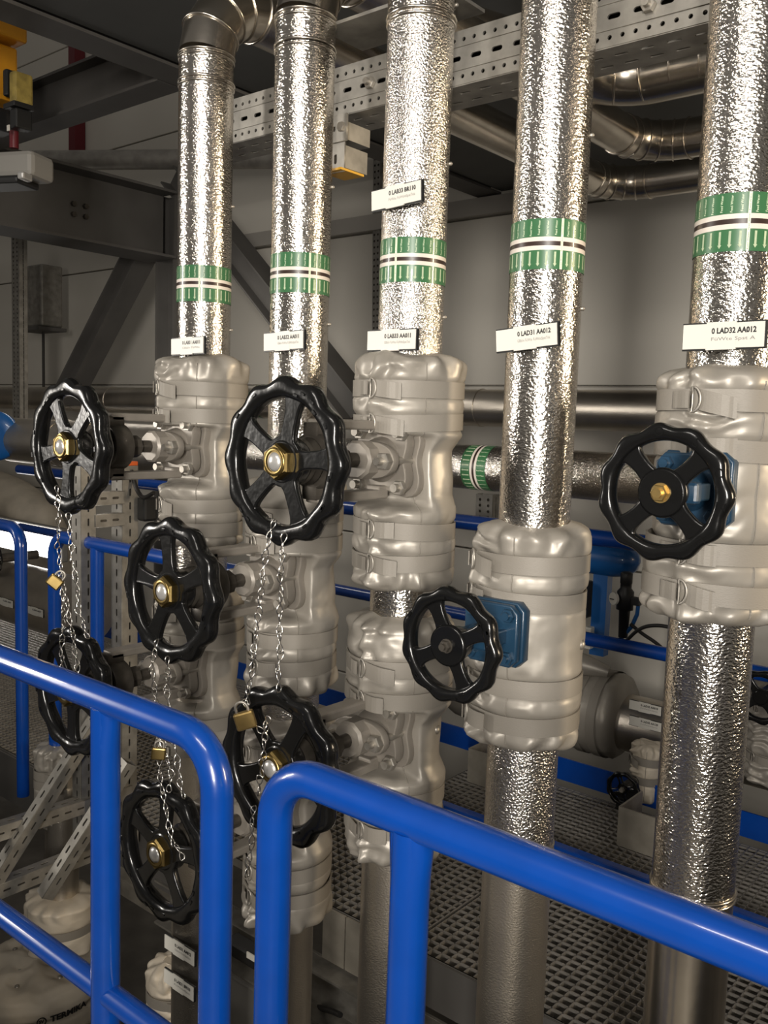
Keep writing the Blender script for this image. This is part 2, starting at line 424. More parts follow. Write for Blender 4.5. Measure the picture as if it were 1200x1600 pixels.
for i, x in enumerate(PX):
    root = pipe_root(x, LAB[i]+' (upper run)' if False else LAB[i]); pipes.append(root)
    mt = 'alufine' if i == 2 else 'alu'
    top = 2.365 if i < 2 else 2.915
    if i == 2:
        cladding(root, [(0, 0, JT[i]-.05), (0, 0, 2.35)], mt); cladding(root, [(0, 0, 2.35), (0, 0, 2.915)], 'alu', PR+.001); collar(root, 2.352, PR+.001)
    else: cladding(root, [(0, 0, JT[i]-.05), (0, 0, top)], mt)
    band(root, camth(x)+BANDSEAM[i])
    # screws in the lengthwise lap
    for k in range(4):
        z = 1.78+.3*k
        if z < top: b('bolt').lathe((math.cos(camth(x)+1.45)*PR, math.sin(camth(x)+1.45)*PR, z), (math.cos(camth(x)+1.45), math.sin(camth(x)+1.45), 0), [(0, .004), (.004, .004), (.006, .002)], 8).done('lap_screw', root)
# elbows of the first two pipes, then the runs under the deck
def elbow_run(root, zt, yrun, xend, rb=.15, seg=4):
    collar(root, zt); collar(root, zt+.062, PR)
    z1 = zt+.062
    cladding(root, [(0, 0, zt), (0, 0, z1)], 'alu', PR)
    pts = []
    for k in range(seg+1):
        a = PI/2*k/seg; pts.append(V(0, rb-rb*math.cos(a), z1+rb*math.sin(a)))
    o = b('alusmooth').tube(pts, PR+.001, 44)
    for k in range(1, seg+1):
        a = PI/2*k/seg; bead(o, pts[k], V(0, math.sin(a), math.cos(a)), PR+.002)
    o.done('elbow', root)
    zc = z1+rb; ye = yrun-PY
    cladding(root, [(0, rb, zc), (0, ye-.18, zc)], 'alusmooth', PR, 'cladding')
    pts = []; o = b('alusmooth')
    for k in range(6):
        a = PI/2*k/5; pts.append(V(.18-.18*math.cos(a), ye-.18+.18*math.sin(a), zc))
    o.tube(pts, PR+.001, 40)
    for k in range(6):
        a = PI/2*k/5; bead(o, pts[k], V(math.sin(a), math.cos(a), 0), PR+.002)
    o.done('elbow', root)
    cladding(root, [(.18, ye, zc), (xend-root.location.x, ye, zc)], 'alusmooth', PR, 'cladding')
elbow_run(pipes[0], 2.365, 3.62, 1.0); elbow_run(pipes[1], 2.37, 3.18, 1.0)
o = b('alusmooth').tube(rounded([(-1.75, 1.98, 2.72), (-1.35, 2.72, 2.64), (1.0, 2.72, 2.64)], .2, 6), .078, 40)
for k, (x, y) in enumerate(((-1.42, 2.585), (-1.345, 2.67), (-1.26, 2.71), (-1.17, 2.72), (-1.08, 2.72))): bead(o, (x, y, 2.645), (1, .9 if k < 1 else (.5 if k < 2 else .1), 0), .079)
o = o.done('bent_pipe'); tag(o, 'topmost bent clad pipe at upper right under the perforated rail', 'pipe')
# lower runs
LOW = [(0, 1.30, 1.05), (0, .85, -1.2), (1, 1.0, .58), (1, .42, -1.2), (2, 1.28, 1.12), (2, .70, -1.2), (3, 1.02, -1.2), (4, 1.32, -1.2)]
LOWLAB = ['short clad pipe between the two leftmost insulated valves', 'lower clad pipe with two white tags in the pit at left', 'short clad pipe between the second column of valves',
          'dull clad pipe below the lowest wheel of the second column', 'short embossed clad pipe between the two valve jackets of the third column', 'dull clad pipe passing behind the near flat blue post',
          'clad pipe below the blue bonnet valve, dull past its joint', 'large clad pipe at right below the rightmost valve, with a joint bead']
for k, (i, za, zb) in enumerate(LOW):
    root = pipe_root(PX[i], LOWLAB[k])
    if i == 3:
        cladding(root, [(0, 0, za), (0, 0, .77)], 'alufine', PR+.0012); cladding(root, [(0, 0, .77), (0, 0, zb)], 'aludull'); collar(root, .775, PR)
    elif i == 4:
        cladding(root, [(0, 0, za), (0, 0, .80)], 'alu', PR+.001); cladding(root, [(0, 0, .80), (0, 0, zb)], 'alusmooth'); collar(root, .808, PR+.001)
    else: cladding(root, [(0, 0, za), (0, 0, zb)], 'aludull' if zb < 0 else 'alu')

# ---------------------------------------------------------------- insulation jackets
def fbm(p, s): return noise.fractal(p*s, 1.0, 2.0, 3)
def make_rad(Rf, strapz, zt, zb, seams, opn, seedv, rp=.068, wr=1.0):
    sv = V(seedv*3.1, seedv*1.7, seedv*.9)
    def rad(th, z):
        R = Rf(z)
        e = min(zt-z, z-zb); L = .026
        if e < L: R = rp+(R-rp)*math.sqrt(max(0, 1-((L-max(e, 0))/L)**2))
        for s in strapz: R -= .0085*math.exp(-((z-s)/.0175)**4)
        p = V(math.cos(th)*.11, math.sin(th)*.11, z)
        k = min(1, max(0, e/.012))
        pinch = sum(math.exp(-((z-s)/.02)**2) for s in strapz); soft = max(0, 1-pinch)
        gat = sum(math.exp(-(((th-sm+PI) % (2*PI)-PI)/.55)**2) for sm in seams)
        R += wr*k*(.006*noise.noise(p*11+sv)+.0025*soft*noise.noise(V(p.x, p.y, z*.8)*26+sv)-(.002+.010*gat)*soft*max(0, .35-abs(noise.noise(V(p.x, p.y, z*1.3)*17+sv*2)))
            -.0022*math.exp(-((min([abs(z-s) for s in strapz])-.024)/.007)**2)*max(0, noise.noise(V(math.cos(th)*4, math.sin(th)*4, seedv+z*3))*2))
        if e < .06: R += wr*.008*math.sin(th*11+4*noise.noise(p*14+sv))*(1-e/.06)*k
        for sm in seams:
            d = (th-sm+PI) % (2*PI)-PI
            if z < opn[0] or z > opn[1]:
                R += .011*math.exp(-(d/.10)**2)*k
                R += wr*.006*soft*math.exp(-(d/.5)**2)*math.sin(z*150+6*noise.noise(p*20+sv))*k
        return R
    def full(th, z):
        R = rad(th, z)
        if opn[1] > opn[0]:
            f = -math.sin(th)
            if f > .05:
                q = opn[2]/f
                t = min((z-opn[0])/.018, (opn[1]-z)/.018); t = max(0, min(1, t+.5)); t = t*t*(3-2*t)
                if q < R: R = R*(1-t)+q*t
        return R
    return full
def jacket(x, zc, spec, label, seedv, mt='fabric', y=PY, rp=.068, name='insulation_jacket', group='grey quilted valve jackets', straps_on=True, buttons=(), axis=None):
    root = thing(name, (x, y, zc), label, 'insulation jacket', group)
    zt, zb, Rf, strapz, seams, opn = spec
    rad = make_rad(Rf, strapz, zt, zb, seams, opn, seedv, rp)
    nz = 96; nt = 128; rows = []
    for j in range(nz+1):
        t = j/nz; z = zb+(zt-zb)*(.5-.5*math.cos(PI*t))*.35+(zb+(zt-zb)*t)*.65-zb*.35 if False else zb+(zt-zb)*t
        rw = []
        for i in range(nt):
            th = 2*PI*i/nt; e = min(zt-z, z-zb)
            zz = z+(.012*noise.noise(V(math.cos(th)*1.6, math.sin(th)*1.6, seedv+(3 if z > 0 else 9))) if e < .03 else 0)*max(0, 1-e/.03)
            r = rad(th, z); rw.append(V(math.cos(th)*r, math.sin(th)*r, zz))
        rows.append(rw)
    o = b(mt).grid(rows, capa=True, capb=True).done('quilted_shell', root)
    for si, s in enumerate(strapz):
        hw = .0165; st = b('webbing')
        def rs(th): return max(rad(th, s+d) for d in (-hw, -hw/2, 0, hw/2, hw))+.0022
        tilt = random.uniform(-.005, .005); ph = random.uniform(0, 6)
        N = 96; A = [];
        prof = [rs(2*PI*i/N) for i in range(N)]
        for _ in range(10): prof = [(prof[i-1]+prof[i]*2+prof[(i+1) % N])/4 for i in range(N)]
        prof = [q_+.0012 for q_ in prof]
        R4 = [[], [], [], []]
        for i in range(N):
            th = 2*PI*i/N; dz = tilt*math.sin(th+ph)
            for q, (dr, h) in enumerate(((-.003, -hw), (0, -hw), (0, hw), (-.003, hw))):
                R4[q].append(V(math.cos(th)*(prof[i]+dr), math.sin(th)*(prof[i]+dr), s+h+dz))
        R4.append(R4[0]); st.grid(R4, smooth=True); strap = st.done('strap', root, edge=.6)
        for sm in seams[:1]:
            i0 = int(round((sm % (2*PI))/(2*PI)*N)) % N; th = sm; dz = tilt*math.sin(th+ph)
            n_ = V(math.cos(th), math.sin(th), 0); tg = V(-math.sin(th), math.cos(th), 0)
            c = n_*(prof[i0]+.006)+V(0, 0, s+dz)
            rg = b('bolt')     # D ring standing across the strap
            dp = [c+tg*(.013*math.cos(a))+V(0, 0, .019*math.sin(a)) for a in [-PI/2+PI*k/12 for k in range(13)]]
            rg.tube(dp+[c+V(0, 0, .006), c-V(0, 0, .006)], .0021, 8, True); rg.done('buckle_ring', strap)
            tl = b('webbing')  # free strap end folded back over the band
            ln = random.uniform(.32, .52); dr = random.uniform(-.022, .008); n2 = 10; rws = []
            for k in range(n2+1):
                f = k/n2; t2 = th+.09+ln*f; ii = int(round((t2 % (2*PI))/(2*PI)*N)) % N
                r2 = prof[ii]+.004+.010*math.sin(PI*min(1, f*1.05))*.6+.006*f
                zc2 = s+dz+dr*f*.6; hh = hw*(.95)
                rws.append([V(math.cos(t2)*(r2+q), math.sin(t2)*(r2+q), zc2+h) for q, h in ((0, -hh), (.0018, -hh), (.0018, hh), (0, hh))])
            tl.grid(rws, True, False, True, True); tl.done('strap_end', strap)
            lp = b('webbing')  # loop holding the ring on the other side
            rws = []
            for k in range(7):
                f = k/6; t2 = th-.02-.30*f; ii = int(round((t2 % (2*PI))/(2*PI)*N)) % N
                r2 = prof[ii]+.004+.007*(1-f); rws.append([V(math.cos(t2)*(r2+q), math.sin(t2)*(r2+q), s+dz+h) for q, h in ((0, -hw*.8), (.002, -hw*.8), (.002, hw*.8), (0, hw*.8))])
            lp.grid(rws, True, False, True, True); lp.done('strap_loop', strap)
    sp = []
    for k in range(61):
        z = zb+.02+(zt-zb-.04)*k/60
        if opn[1] > opn[0] and opn[0]-.02 < z < opn[1]+.02 and False: continue
        th = seams[0]+.95; r = rad(th, z)+.0004; sp.append((math.cos(th)*r, math.sin(th)*r, z))
    b('webbing').tube(sp, .0013, 6).done('stitched_seam', root)
    for th, z in buttons:
        r = rad(th, z); n_ = V(math.cos(th), math.sin(th), 0)
        b('bolt').lathe(n_*(r-.003)+V(0, 0, z), n_, [(0, .010), (.005, .0095), (.008, .005), (.009, .001)], 16).done('button', root)
    if axis is not None: root.rotation_euler = axis
    return root
def RfBig(z):
    if z > .05: return .113
    if z < -.10: return .106
    if z > .02: t = (z-.02)/.03; return .094+.019*t
    if z < -.07: t = (-.07-z)/.03; return .094+.012*t
    return .094
def specBig(zt, zb, seam): return (zt, zb, RfBig, [.141, .076, -.140, -.203], [seam], (-.092, .048, .034))
S = math.radians
jacket(PX[0], 1.488, specBig(.222, -.250, S(-101)), 'silver quilted jacket on the upper left valve, below the leftmost tag', 1.0)
jacket(PX[2], 1.491, specBig(.214, -.268, S(-88)), 'large silver quilted jacket on the third pipe just below its lower tag', 2.3)
jacket(PX[1], 1.211, specBig(.222, -.272, S(-92)), 'silver quilted jacket behind the large upper wheel of the second column', 3.7)
jacket(PX[2], .932, specBig(.240, -.285, S(-90)), 'silver quilted jacket on the lower valve of the third column, yellow mark above', 4.9, buttons=((S(12), 0),))
jacket(PX[0], .931, specBig(.200, -.215, S(-100)), 'shadowed silver jacket low on the leftmost column behind the second wheel', 5.6)
jacket(PX[1], .663, specBig(.215, -.292, S(-95)), 'silver jacket low on the second column between the two near blue posts', 6.4)
jacket(PX[3], 1.201, (.190, -.226, lambda z: .104, [.120, .055, -.104, -.170], [S(-133)], (0, 0, 0)), 'silver quilted jacket around the valve with the blue bonnet on the fourth pipe', 7.7, buttons=((S(15), -.03),))
jacket(PX[4], 1.481, (.185, -.213, lambda z: .106+(.006 if z < -.1 else 0), [.135, .062, -.095, -.162], [S(-95)], (0, 0, 0)), 'silver quilted jacket on the rightmost valve, cut by the photo edge', 8.8)

# ---------------------------------------------------------------- valves
def hexa(bb, p, ax, r, L, ph=0): bb.lathe(p, ax, [(0, r), (L*.85, r), (L, r*.9)], 6, smooth=False, ph=ph)
def handwheel(R, spokes, off, lobes, parent, y, amp=.034, letters=False):
    """cast wheel in the XZ plane facing -Y, centre at local (0,y,0)"""
    o = b('black'); N = 220; K = 14; rows = []
    ri = .745*R; dep = .017 if R > .12 else .0135
    for i in range(N):
        t = 2*PI*i/N; ro = R*(1-.6*amp+amp*math.cos(lobes*t))
        rc = (ro+ri)/2; hw = (ro-ri)/2; rw = []
        for k in range(K):
            q = 2*PI*k/K; cx = math.copysign(abs(math.cos(q))**.75, math.cos(q)); cy = math.copysign(abs(math.sin(q))**.7, math.sin(q))
            rr = rc+hw*cx; rw.append(V(math.cos(t)*rr, y-cy*dep, math.sin(t)*rr))
        rows.append(rw)
    rows.append(rows[0]); o.grid(rows)
    n5 = spokes; hw = (.104 if n5 == 5 else .125)*R; rh = (.31 if n5 == 5 else .345)*R; ro = .755*R; holes = []
    for s in range(n5):
        a0 = off+2*PI*s/n5; a1 = a0+2*PI/n5; pl = []
        b0 = math.asin(hw*1.12/ro); b1 = math.asin(hw*.95/rh)
        for k in range(7): a = a0+b0+(a1-a0-2*b0)*k/6; pl.append((ro*math.cos(a), ro*math.sin(a)))
        for k in range(3): a = a1-b1-(a1-a0-2*b1)*k/2; pl.append((rh*math.cos(a), rh*math.sin(a)))
        holes.append(list(reversed(chaikin(pl, 3))))
    me = plate2d(circ(0, 0, .84*R, 96), holes, .014 if R > .12 else .012, .0035, 2)
    o.mesh(me, front((0, y-.001, 0)), True)
    o.lathe((0, y-.0095, 0), (0, 1, 0), [(0, .235*R), (.003, .27*R), (.03, .29*R), (.045, .24*R)], 36)
    if letters:
        for ch, a in (('O', 95), ('S', 57), ('O', 22), ('Z', -8), ('L', -45)):
            t = text_mesh(ch, .020); a = math.radians(a); w_, x0 = width(t)
            X = front((math.cos(a)*.87*R, y-dep-.0002, math.sin(a)*.87*R)) @ Matrix.Rotation(a-PI/2, 4, 'Z') @ Matrix.Translation((-w_/2-x0, 0, 0))
            o.mesh(t, X)
    else:
        for k in range(16):
            a = random.uniform(0, 2*PI); rr = R*random.uniform(.80, .90)
            o.box((math.cos(a)*rr, y-dep-.0004, math.sin(a)*rr), (.004, .002, .010), Matrix.Rotation(-a, 3, 'Y'))
    return o.done('handwheel', parent, edge=.7)
def gate_valve(i, zc, off, label, sw, R=.150, yellow=False):
    v = thing('gate_valve', (PX[i], PY, zc), label, 'valve', 'grey gate valves with large five-spoke wheels')
    def outl(w, k): # plate with four corner ears
        pts = []
        for j in range(48):
            t = 2*PI*j/48; pts.append((w*(1+.16*math.cos(4*(t-PI/4)))*math.cos(t), w*k*(1+.16*math.cos(4*(t-PI/4)))*math.sin(t)))
        return pts
    o = b('valve').mesh(plate2d(outl(.080, 1.0), [], .022, .003), front((0, -.040, 0)), True).done('body_flange', v, edge=.6)
    o = b('valve').mesh(plate2d(outl(.069, 1.0), [], .026, .003), front((0, -.068, 0)), True)
    o.lathe((0, -.08, 0), (0, -1, 0), [(0, .046), (.02, .040), (.045, .034)], 32); o.done('bonnet', v, edge=.6)
    for sx in (-1, 1):
        for sz in (-1, 1):
            p = V(sx*.053, -.081, sz*.053); q = b('bolt'); hexa(q, p, (0, -1, 0), .0155, .012); q.cyl(p, p+V(0, -.024, 0), .0085, 12); q.done('bolt', v)
    gl = b('valve').mesh(plate2d([(.036*math.cos(t)+(.034 if math.cos(t) > 0 else -.034)*abs(math.cos(t))**.5, .036*math.sin(t)) for t in [2*PI*j/48 for j in range(48)]], [], .018, .002), front((0, -.118, 0)), True)
    gl.lathe((0, -.12, 0), (0, -1, 0), [(0, .039), (.034, .039), (.040, .034)], 10, smooth=False)
    gl = gl.done('gland_flange', v, edge=.6)
    for sx in (-1, 1):
        q = b('bolt'); q.cyl((sx*.052, -.05, 0), (sx*.052, -.158, 0), .0075, 14); hexa(q, (sx*.052, -.127, 0), (0, -1, 0), .0175, .016); q.done('gland_bolt', v)
    for sz in (-1, 1):
        q = b('valve').box((0, -.175, sz*.068), (.036, .20, .019), bev=.004)
        q.box((0, -.09, sz*.062), (.034, .03, .022), bev=.004)
        if yellow and sz > 0: q.use('amber').lathe((-.004, -.115, .0748), (0, 0, 1), [(0, .013), (.0008, .012)], 16)
        q.done('yoke_bar', v)
    q = b('valvedark').lathe((0, -.235, 0), (0, -1, 0), [(0, .050), (.004, .053), (.044, .053), (.048, .050)], 40)
    for sz in (-1, 1): q.box((0, -.262, sz*.058), (.036, .045, .026), bev=.003)
    q.done('yoke_head', v, edge=.7)
    b('valvedark').lathe((0, -.283, 0), (0, -1, 0), [(0, .036), (.01, .044), (.018, .036), (.026, .042), (.036, .034), (.045, .032)], 28).done('stem_nut', v)
    q = b('valvedark').lathe((0, -.195, 0), (0, -1, 0), [(0, .026), (.04, .026)], 8, smooth=False); q.cyl((0, -.145, 0), (0, -.2, 0), .0145, 20); q.done('stem', v)
    wl = handwheel(R, 5, off, 12, v, -sw)
    q = b('brass'); hexa(q, (0, -sw, 0), (0, -1, 0), .033, .026, PI/6); q.lathe((0, -sw-.025, 0), (0, -1, 0), [(0, .026), (.003, .025), (.002, .019)], 30, capa=False, capb=False); q.done('hub_nut', wl)
    b('cap').lathe((0, -sw-.020, 0), (0, -1, 0), [(0, .018), (.006, .017), (.010, .012), (.012, .005), (.0125, .0005)], 24).done('spindle_cap', wl)
    return v
gate_valve(0, 1.488, S(48), 'upper left gate valve, its narrow-looking black wheel hung with chains', .368)
gate_valve(1, 1.211, S(97), 'gate valve of the second column whose black wheel shows whole above the blue rail', .345)
gate_valve(2, 1.491, S(77), 'nearest large black five-spoke gate valve at centre left, brass nut in its hub', .346)
gate_valve(0, .931, S(54), 'lower left gate valve partly hidden by the sloping blue handrail', .362)
gate_valve(1, .663, S(85), 'lowest gate valve between blue posts with a chain end across its wheel', .358)
gate_valve(2, .932, S(60), 'lower gate valve behind the rounded blue rail corner, brass padlock above', .342, yellow=True)
def globe_valve(i, zc, off, label, sw, nutm, nutr):
    v = thing('globe_valve', (PX[i], PY, zc), label, 'valve', 'blue bonnet valves with four-spoke wheels')
    def rr(w, h, c): return [(-w+c, -h), (w-c, -h), (w, -h+c), (w, h-c), (w-c, h), (-w+c, h), (-w, h-c), (-w, -h+c)]
    b('darkblue').mesh(plate2d(rr(.058, .058, .014), [], .022, .003), front((0, -.106, 0))).mesh(plate2d(rr(.055, .055, .014), [], .016, .003), front((0, -.126, 0))).done('bonnet', v)
    for sx in (-1, 1):
        for sz in (-1, 1):
            q = b('darkblue'); hexa(q, (sx*.038, -.133, sz*.038), (0, -1, 0), .0125, .009); q.cyl((sx*.038, -.14, sz*.038), (sx*.038, -.148, sz*.038), .007, 12); q.done('bolt', v)
    q = b('darkblue').lathe((0, -.13, 0), (0, -1, 0), [(0, .034), (.02, .026), (.05, .022)], 28)
    for sx in (-1, 1): q.box((sx*.028, -.16, 0), (.013, .07, .026), bev=.003)
    q.box((0, -.19, 0), (.075, .02, .032), bev=.005); q.done('yoke', v)
    b('valvedark').cyl((0, -.18, 0), (0, -sw, 0), .012, 16).done('stem', v)
    wl = handwheel(.0985, 4, off, 11, v, -sw, amp=.032, letters=(i == 4))
    b('black').lathe((0, -sw-.004, 0), (0, -1, 0), [(0, .036), (.005, .035), (.0065, .032)], 32).done('hub_boss', wl)
    q = b(nutm); q.lathe((0, -sw-.0105, 0), (0, -1, 0), [(0, nutr*1.15), (.002, nutr*1.15)], 24); hexa(q, (0, -sw-.0115, 0), (0, -1, 0), nutr, .009); q.cyl((0, -sw-.018, 0), (0, -sw-.026, 0), nutr*.55, 14); q.done('hub_nut', wl)
    return v
globe_valve(3, 1.201, S(27), 'small black four-spoke wheel valve with blue bonnet on the fourth pipe', .253, 'valvedark', .0105)
globe_valve(4, 1.481, S(44), 'black four-spoke wheel valve at right facing the camera, brass nut at its centre', .228, 'padbrass', .0125)

# ---------------------------------------------------------------- tags
def signtag(x, z, line1, line2, label, roll=0., y=1.383, w=.125, h=.037, group='white equipment tags', rz=0.):
    t = thing('equipment_tag', (x, y, z), label, 'tag', group); t.rotation_euler = (0, -roll, rz)
    q = b('blackdull').box((0, .003, 0), (w, .004, h+.005))
    q.box((w*.5-.001, .003, 0), (.004, .006, h+.004)); q.box((0, .014, -.002), (.012, .02, .010)); q.done('backing', t)
    q = b('white').box((0, -.0002, 0), (w-.003, .0024, h)); q.box((-w*.02, -.0004, 0), (w*.36, .0026, h+.0045)); q.done('label_plate', t)
    a = text_mesh(line1, h*.31, .86, h*.012); wa, x0 = width(a)
    s = w*.53/wa
    for v in a.vertices: v.co.x = (v.co.x-x0)*s
    q = b('ink').mesh(a, front((-w*.135, -.0019, h*.19)))
    q.done('code_lettering', t, recalc=False)
    if line2:
        a = text_mesh(line2, h*.2, .8, 0); wa, x0 = width(a); s = w*.52/wa
        for v in a.vertices: v.co.x = (v.co.x-x0)*s
        b('greyink').mesh(a, front((-w*.135, -.0019, -h*.13))).done('small_lettering', t, recalc=False)
    return t
signtag(-1.778, 1.731, '0 LAB31 AA011', 'GBbl/v FüWte', 'white tag on the leftmost clad pipe, the leftmost tag of the row', S(1))
signtag(-1.446, 1.733, '0 LAB32 AA011', 'GBbl/v FüWte FüWthtSpstTnk', 'white tag on the second clad pipe above the large black wheel', S(1.5))
signtag(-1.142, 1.726, '0 LAB33 AA011', 'GBbl/v FüWte FüWthtSpstTnk', 'white tag reading 0 LAB33 AA011 at the top of the quilted jacket', 0)
signtag(-1.142, 2.0, '0 LAB33 BR110', 'FüWte FüWthtSpstTnk', 'white tag reading 0 LAB33 BR110 above the green band of the third pipe', S(3))
signtag(-.837, 1.721, '0 LAD31 AA012', 'GBbl/v FüWte FüWthtSpstTnk', 'white tag reading 0 LAD31 AA012 on the fourth pipe', S(4.7))
signtag(-.495, 1.713, '0 LAD32 AA012', 'FüWte Spst A', 'white tag reading 0 LAD32 AA012 on the rightmost pipe', S(.8))
signtag(-1.787, .187, '0 LAB31 AA012', 'GBbl/v FüWthtSpst', 'upper of the two small white tags on the left pipe in the pit', 0)
signtag(-1.788, .091, '0 LAB31 BP010', 'FüWthtSpst', 'lower of the two small white tags on the left pipe in the pit', 0)

# ---------------------------------------------------------------- chains and padlocks
def link_mesh():
    q = b('chain'); a, c = .0062, .0195
    for s in (1, -1):
        pts = []
        for k in range(10):
            t = 2*PI*k/10; zz = (.0015+(c-.0015)*(.5-.5*math.cos(t)))*s; ww = a*math.sin(t)*(.9+.35*math.cos(t+PI))
            pts.append(V(ww, 0, zz) if s > 0 else V(0, ww, zz))
        q.tube(pts, .0012, 6, True)
    q.tube([(0, 0, .003), (0, 0, -.003)], .0018, 6)
    return q.done('link')
LM = link_mesh(); LME = LM.data; bpy.data.objects.remove(LM)
def chain(label, paths):
    root = thing('chain', paths[0][0], label, 'chain', 'thin steel chains on the valve wheels')
    for path in paths:
        path = [Vector(p) for p in path]; step = .0345; k = 0; carry = 0
        for a, c in zip(path, path[1:]):
            L = (c-a).length; d = (c-a).normalized(); s = carry
            while s < L:
                o = link('link', LME, root); o.location = a+d*s-root.location
                qq = d.to_track_quat('Z', 'X').to_matrix().to_4x4() @ Matrix.Rotation((k % 2)*PI/2+random.uniform(-.5, .5), 4, 'Z') @ Matrix.Rotation(random.uniform(-.22, .22), 4, 'X')
                o.rotation_euler = qq.to_euler(); s += step; k += 1
            carry = s-L
    return root
def P(y, *pts): return [at(a, c, y) for a, c in pts]
chain('steel chain hanging from the upper left wheel with a small padlock', [P(1.055, (90, 772), (92, 800), (90, 850), (97, 900), (100, 960), (96, 1010), (97, 1062)),
      P(1.06, (108, 815), (112, 870), (120, 910), (124, 955), (137, 1000)), P(1.05, (97, 905), (108, 960), (118, 1020), (124, 1060))])
chain('steel chain from the second column wheel passing behind the sloping blue rail', [P(1.05, (243, 1012), (237, 1040), (243, 1085), (247, 1170), (252, 1225), (264, 1290), (270, 1315), (292, 1348)),
      P(1.055, (262, 1040), (261, 1075), (266, 1130), (276, 1180), (284, 1235)), P(1.05, (258, 1172), (268, 1210), (262, 1245))])
chain('steel chain from the nearest large wheel, joined by a bright brass padlock', [P(1.06, (424, 828), (414, 870), (408, 930), (400, 990), (392, 1060), (384, 1104)),
      P(1.065, (442, 850), (438, 920), (437, 1000), (435, 1085)), P(1.055, (388, 1108), (396, 1128), (406, 1140), (416, 1138), (424, 1114)),
      P(1.055, (414, 1142), (412, 1175), (407, 1215), (404, 1235)), P(1.075, (395, 1275), (392, 1330), (384, 1370))])
def padlock(c, w, h, ang, label, mt='padbrass', yaw=S(40)):
    t = thing('padlock', c, label, 'padlock', 'brass padlocks on the chains'); t.rotation_euler = (0, ang, yaw)
    q = b(mt).box((0, 0, -h*.5), (w, w*.42, h), bev=w*.1); q.done('body', t)
    r = w*.30
    pts = [V(-r, 0, -.002)]+[V(-r*math.cos(a), 0, h*.22+r*math.sin(a)) for a in [PI*k/8 for k in range(9)]]+[V(r, 0, -.002)]
    b('bolt').tube(pts, w*.075, 8).done('shackle', t)
padlock(at(379, 1112, 1.04), .036, .032, S(-18), 'bright brass padlock below the nearest large wheel', yaw=S(38))
padlock(at(249, 1168, 1.04), .028, .024, S(5), 'brass padlock half hidden under the sloping blue rail on the middle chain', 'brass', yaw=S(45))
padlock(at(92, 902, 1.04), .032, .026, S(40), 'small dull brass padlock on the leftmost chain', 'brass', yaw=S(50))

# ---------------------------------------------------------------- perforated support rail behind the pipe heads
def perf(L, h, rows, th=.004):
    holes = []
    for kind, yy, pitch, a, c in rows:
        n = int((L-.02)/pitch)
        for k in range(n):
            x = -L/2+.02+pitch*(k+.25)
            holes.append(circ(x, yy, a, 8) if kind == 'c' else slot(x, yy, a, c))
    holes = [list(reversed(hh)) for hh in holes]
    return plate2d([(-L/2, -h/2), (L/2, -h/2), (L/2, h/2), (-L/2, h/2)], holes, th)
x0, x1 = -2.02, .75; L = x1-x0; xc = (x0+x1)/2
q = b('galv')
q.mesh(perf(L, .106, [('c', .037, .0255, .0045, 0), ('s', 0, .051, .026, .010), ('c', -.037, .0255, .0045, 0)]), front((xc, 1.602, 2.325)))
for dz in (.0235, -.0235): q.box((xc, 1.5985, 2.325+dz), (L, .003, .002))
bt = perf(L, .118, [('s', .022, .051, .028, .008), ('s', -.022, .051, .028, .008)], .004)
q.mesh(bt, Matrix.Translation((xc, 1.661, 2.272)))
q.box((xc, 1.661, 2.380), (L, .118, .004)); q.box((xc, 1.72, 2.326), (L, .004, .11))
q.use('valvedark').box((xc, 1.64, 2.325), (L-.02, .002, .098))
rail = q.done('support_rail'); tag(rail, 'perforated galvanised rail running behind the heads of the clad pipes', 'rail')
for xx in (-1.405, -1.308, -.745, -.62):
    q = b('bolt'); hexa(q, (xx, 1.599, 2.325), (0, -1, 0), .014, .010); q.cyl((xx, 1.59, 2.325), (xx, 1.578, 2.325), .007, 12); q.done('bolt', rail)
q = b('galv').box((-.05, 1.72, 2.46), (2.0, .008, .14)); q.box((-.05, 1.69, 2.39), (2.0, .06, .008)); q = q.done('backing_channel'); tag(q, 'plain galvanised channel just above the perforated support rail', 'channel')
q = b('galv').box((-1.30, 1.57, 2.425), (.34, .14, .007), Matrix.Rotation(S(0), 3, 'X')); q.box((-1.235, 1.545, 2.50), (.03, .04, .15), bev=.003); q.box((-1.19, 1.56, 2.47), (.02, .03, .12), bev=.003)
q = q.done('pipe_clamp'); tag(q, 'galvanised clamp bracket above the rail between the second and third pipes', 'bracket')
clampob = q
for z in (2.45, 2.53):
    q = b('bolt'); hexa(q, (-1.235, 1.524, z), (0, -1, 0), .013, .012); q.done('bolt', clampob)
# bracket end below the rail beside the second pipe
t = thing('strut_bracket', (-1.485, 1.57, 2.20), 'short perforated bracket with an amber end cap hanging under the support rail', 'bracket')
pl = plate2d([(-.038, -.03), (.038, -.03), (.038, .03), (-.038, .03)], [list(reversed(circ(0, 0, .006, 10)))], .006)
b('galv').mesh(pl, front((0, 0, .03))).box((0, .05, .03), (.04, .10, .04)).done('plate', t)
for xx in (-.024, .026):
    q = b('bolt'); hexa(q, (xx, -.003, .03), (0, -1, 0), .011, .010); q.done('bolt', t)
pl = perf(.07, .055, [('s', 0, .04, .022, .009)], .004)
b('galv').mesh(pl, frame((0, .006, -.03), (0, 0, 1), (1, 0, 0))).box((0, .05, -.03), (.045, .08, .05)).done('strut_end', t)
b('amber').box((0, .03, -.062), (.062, .08, .005)).done('end_cap', t)

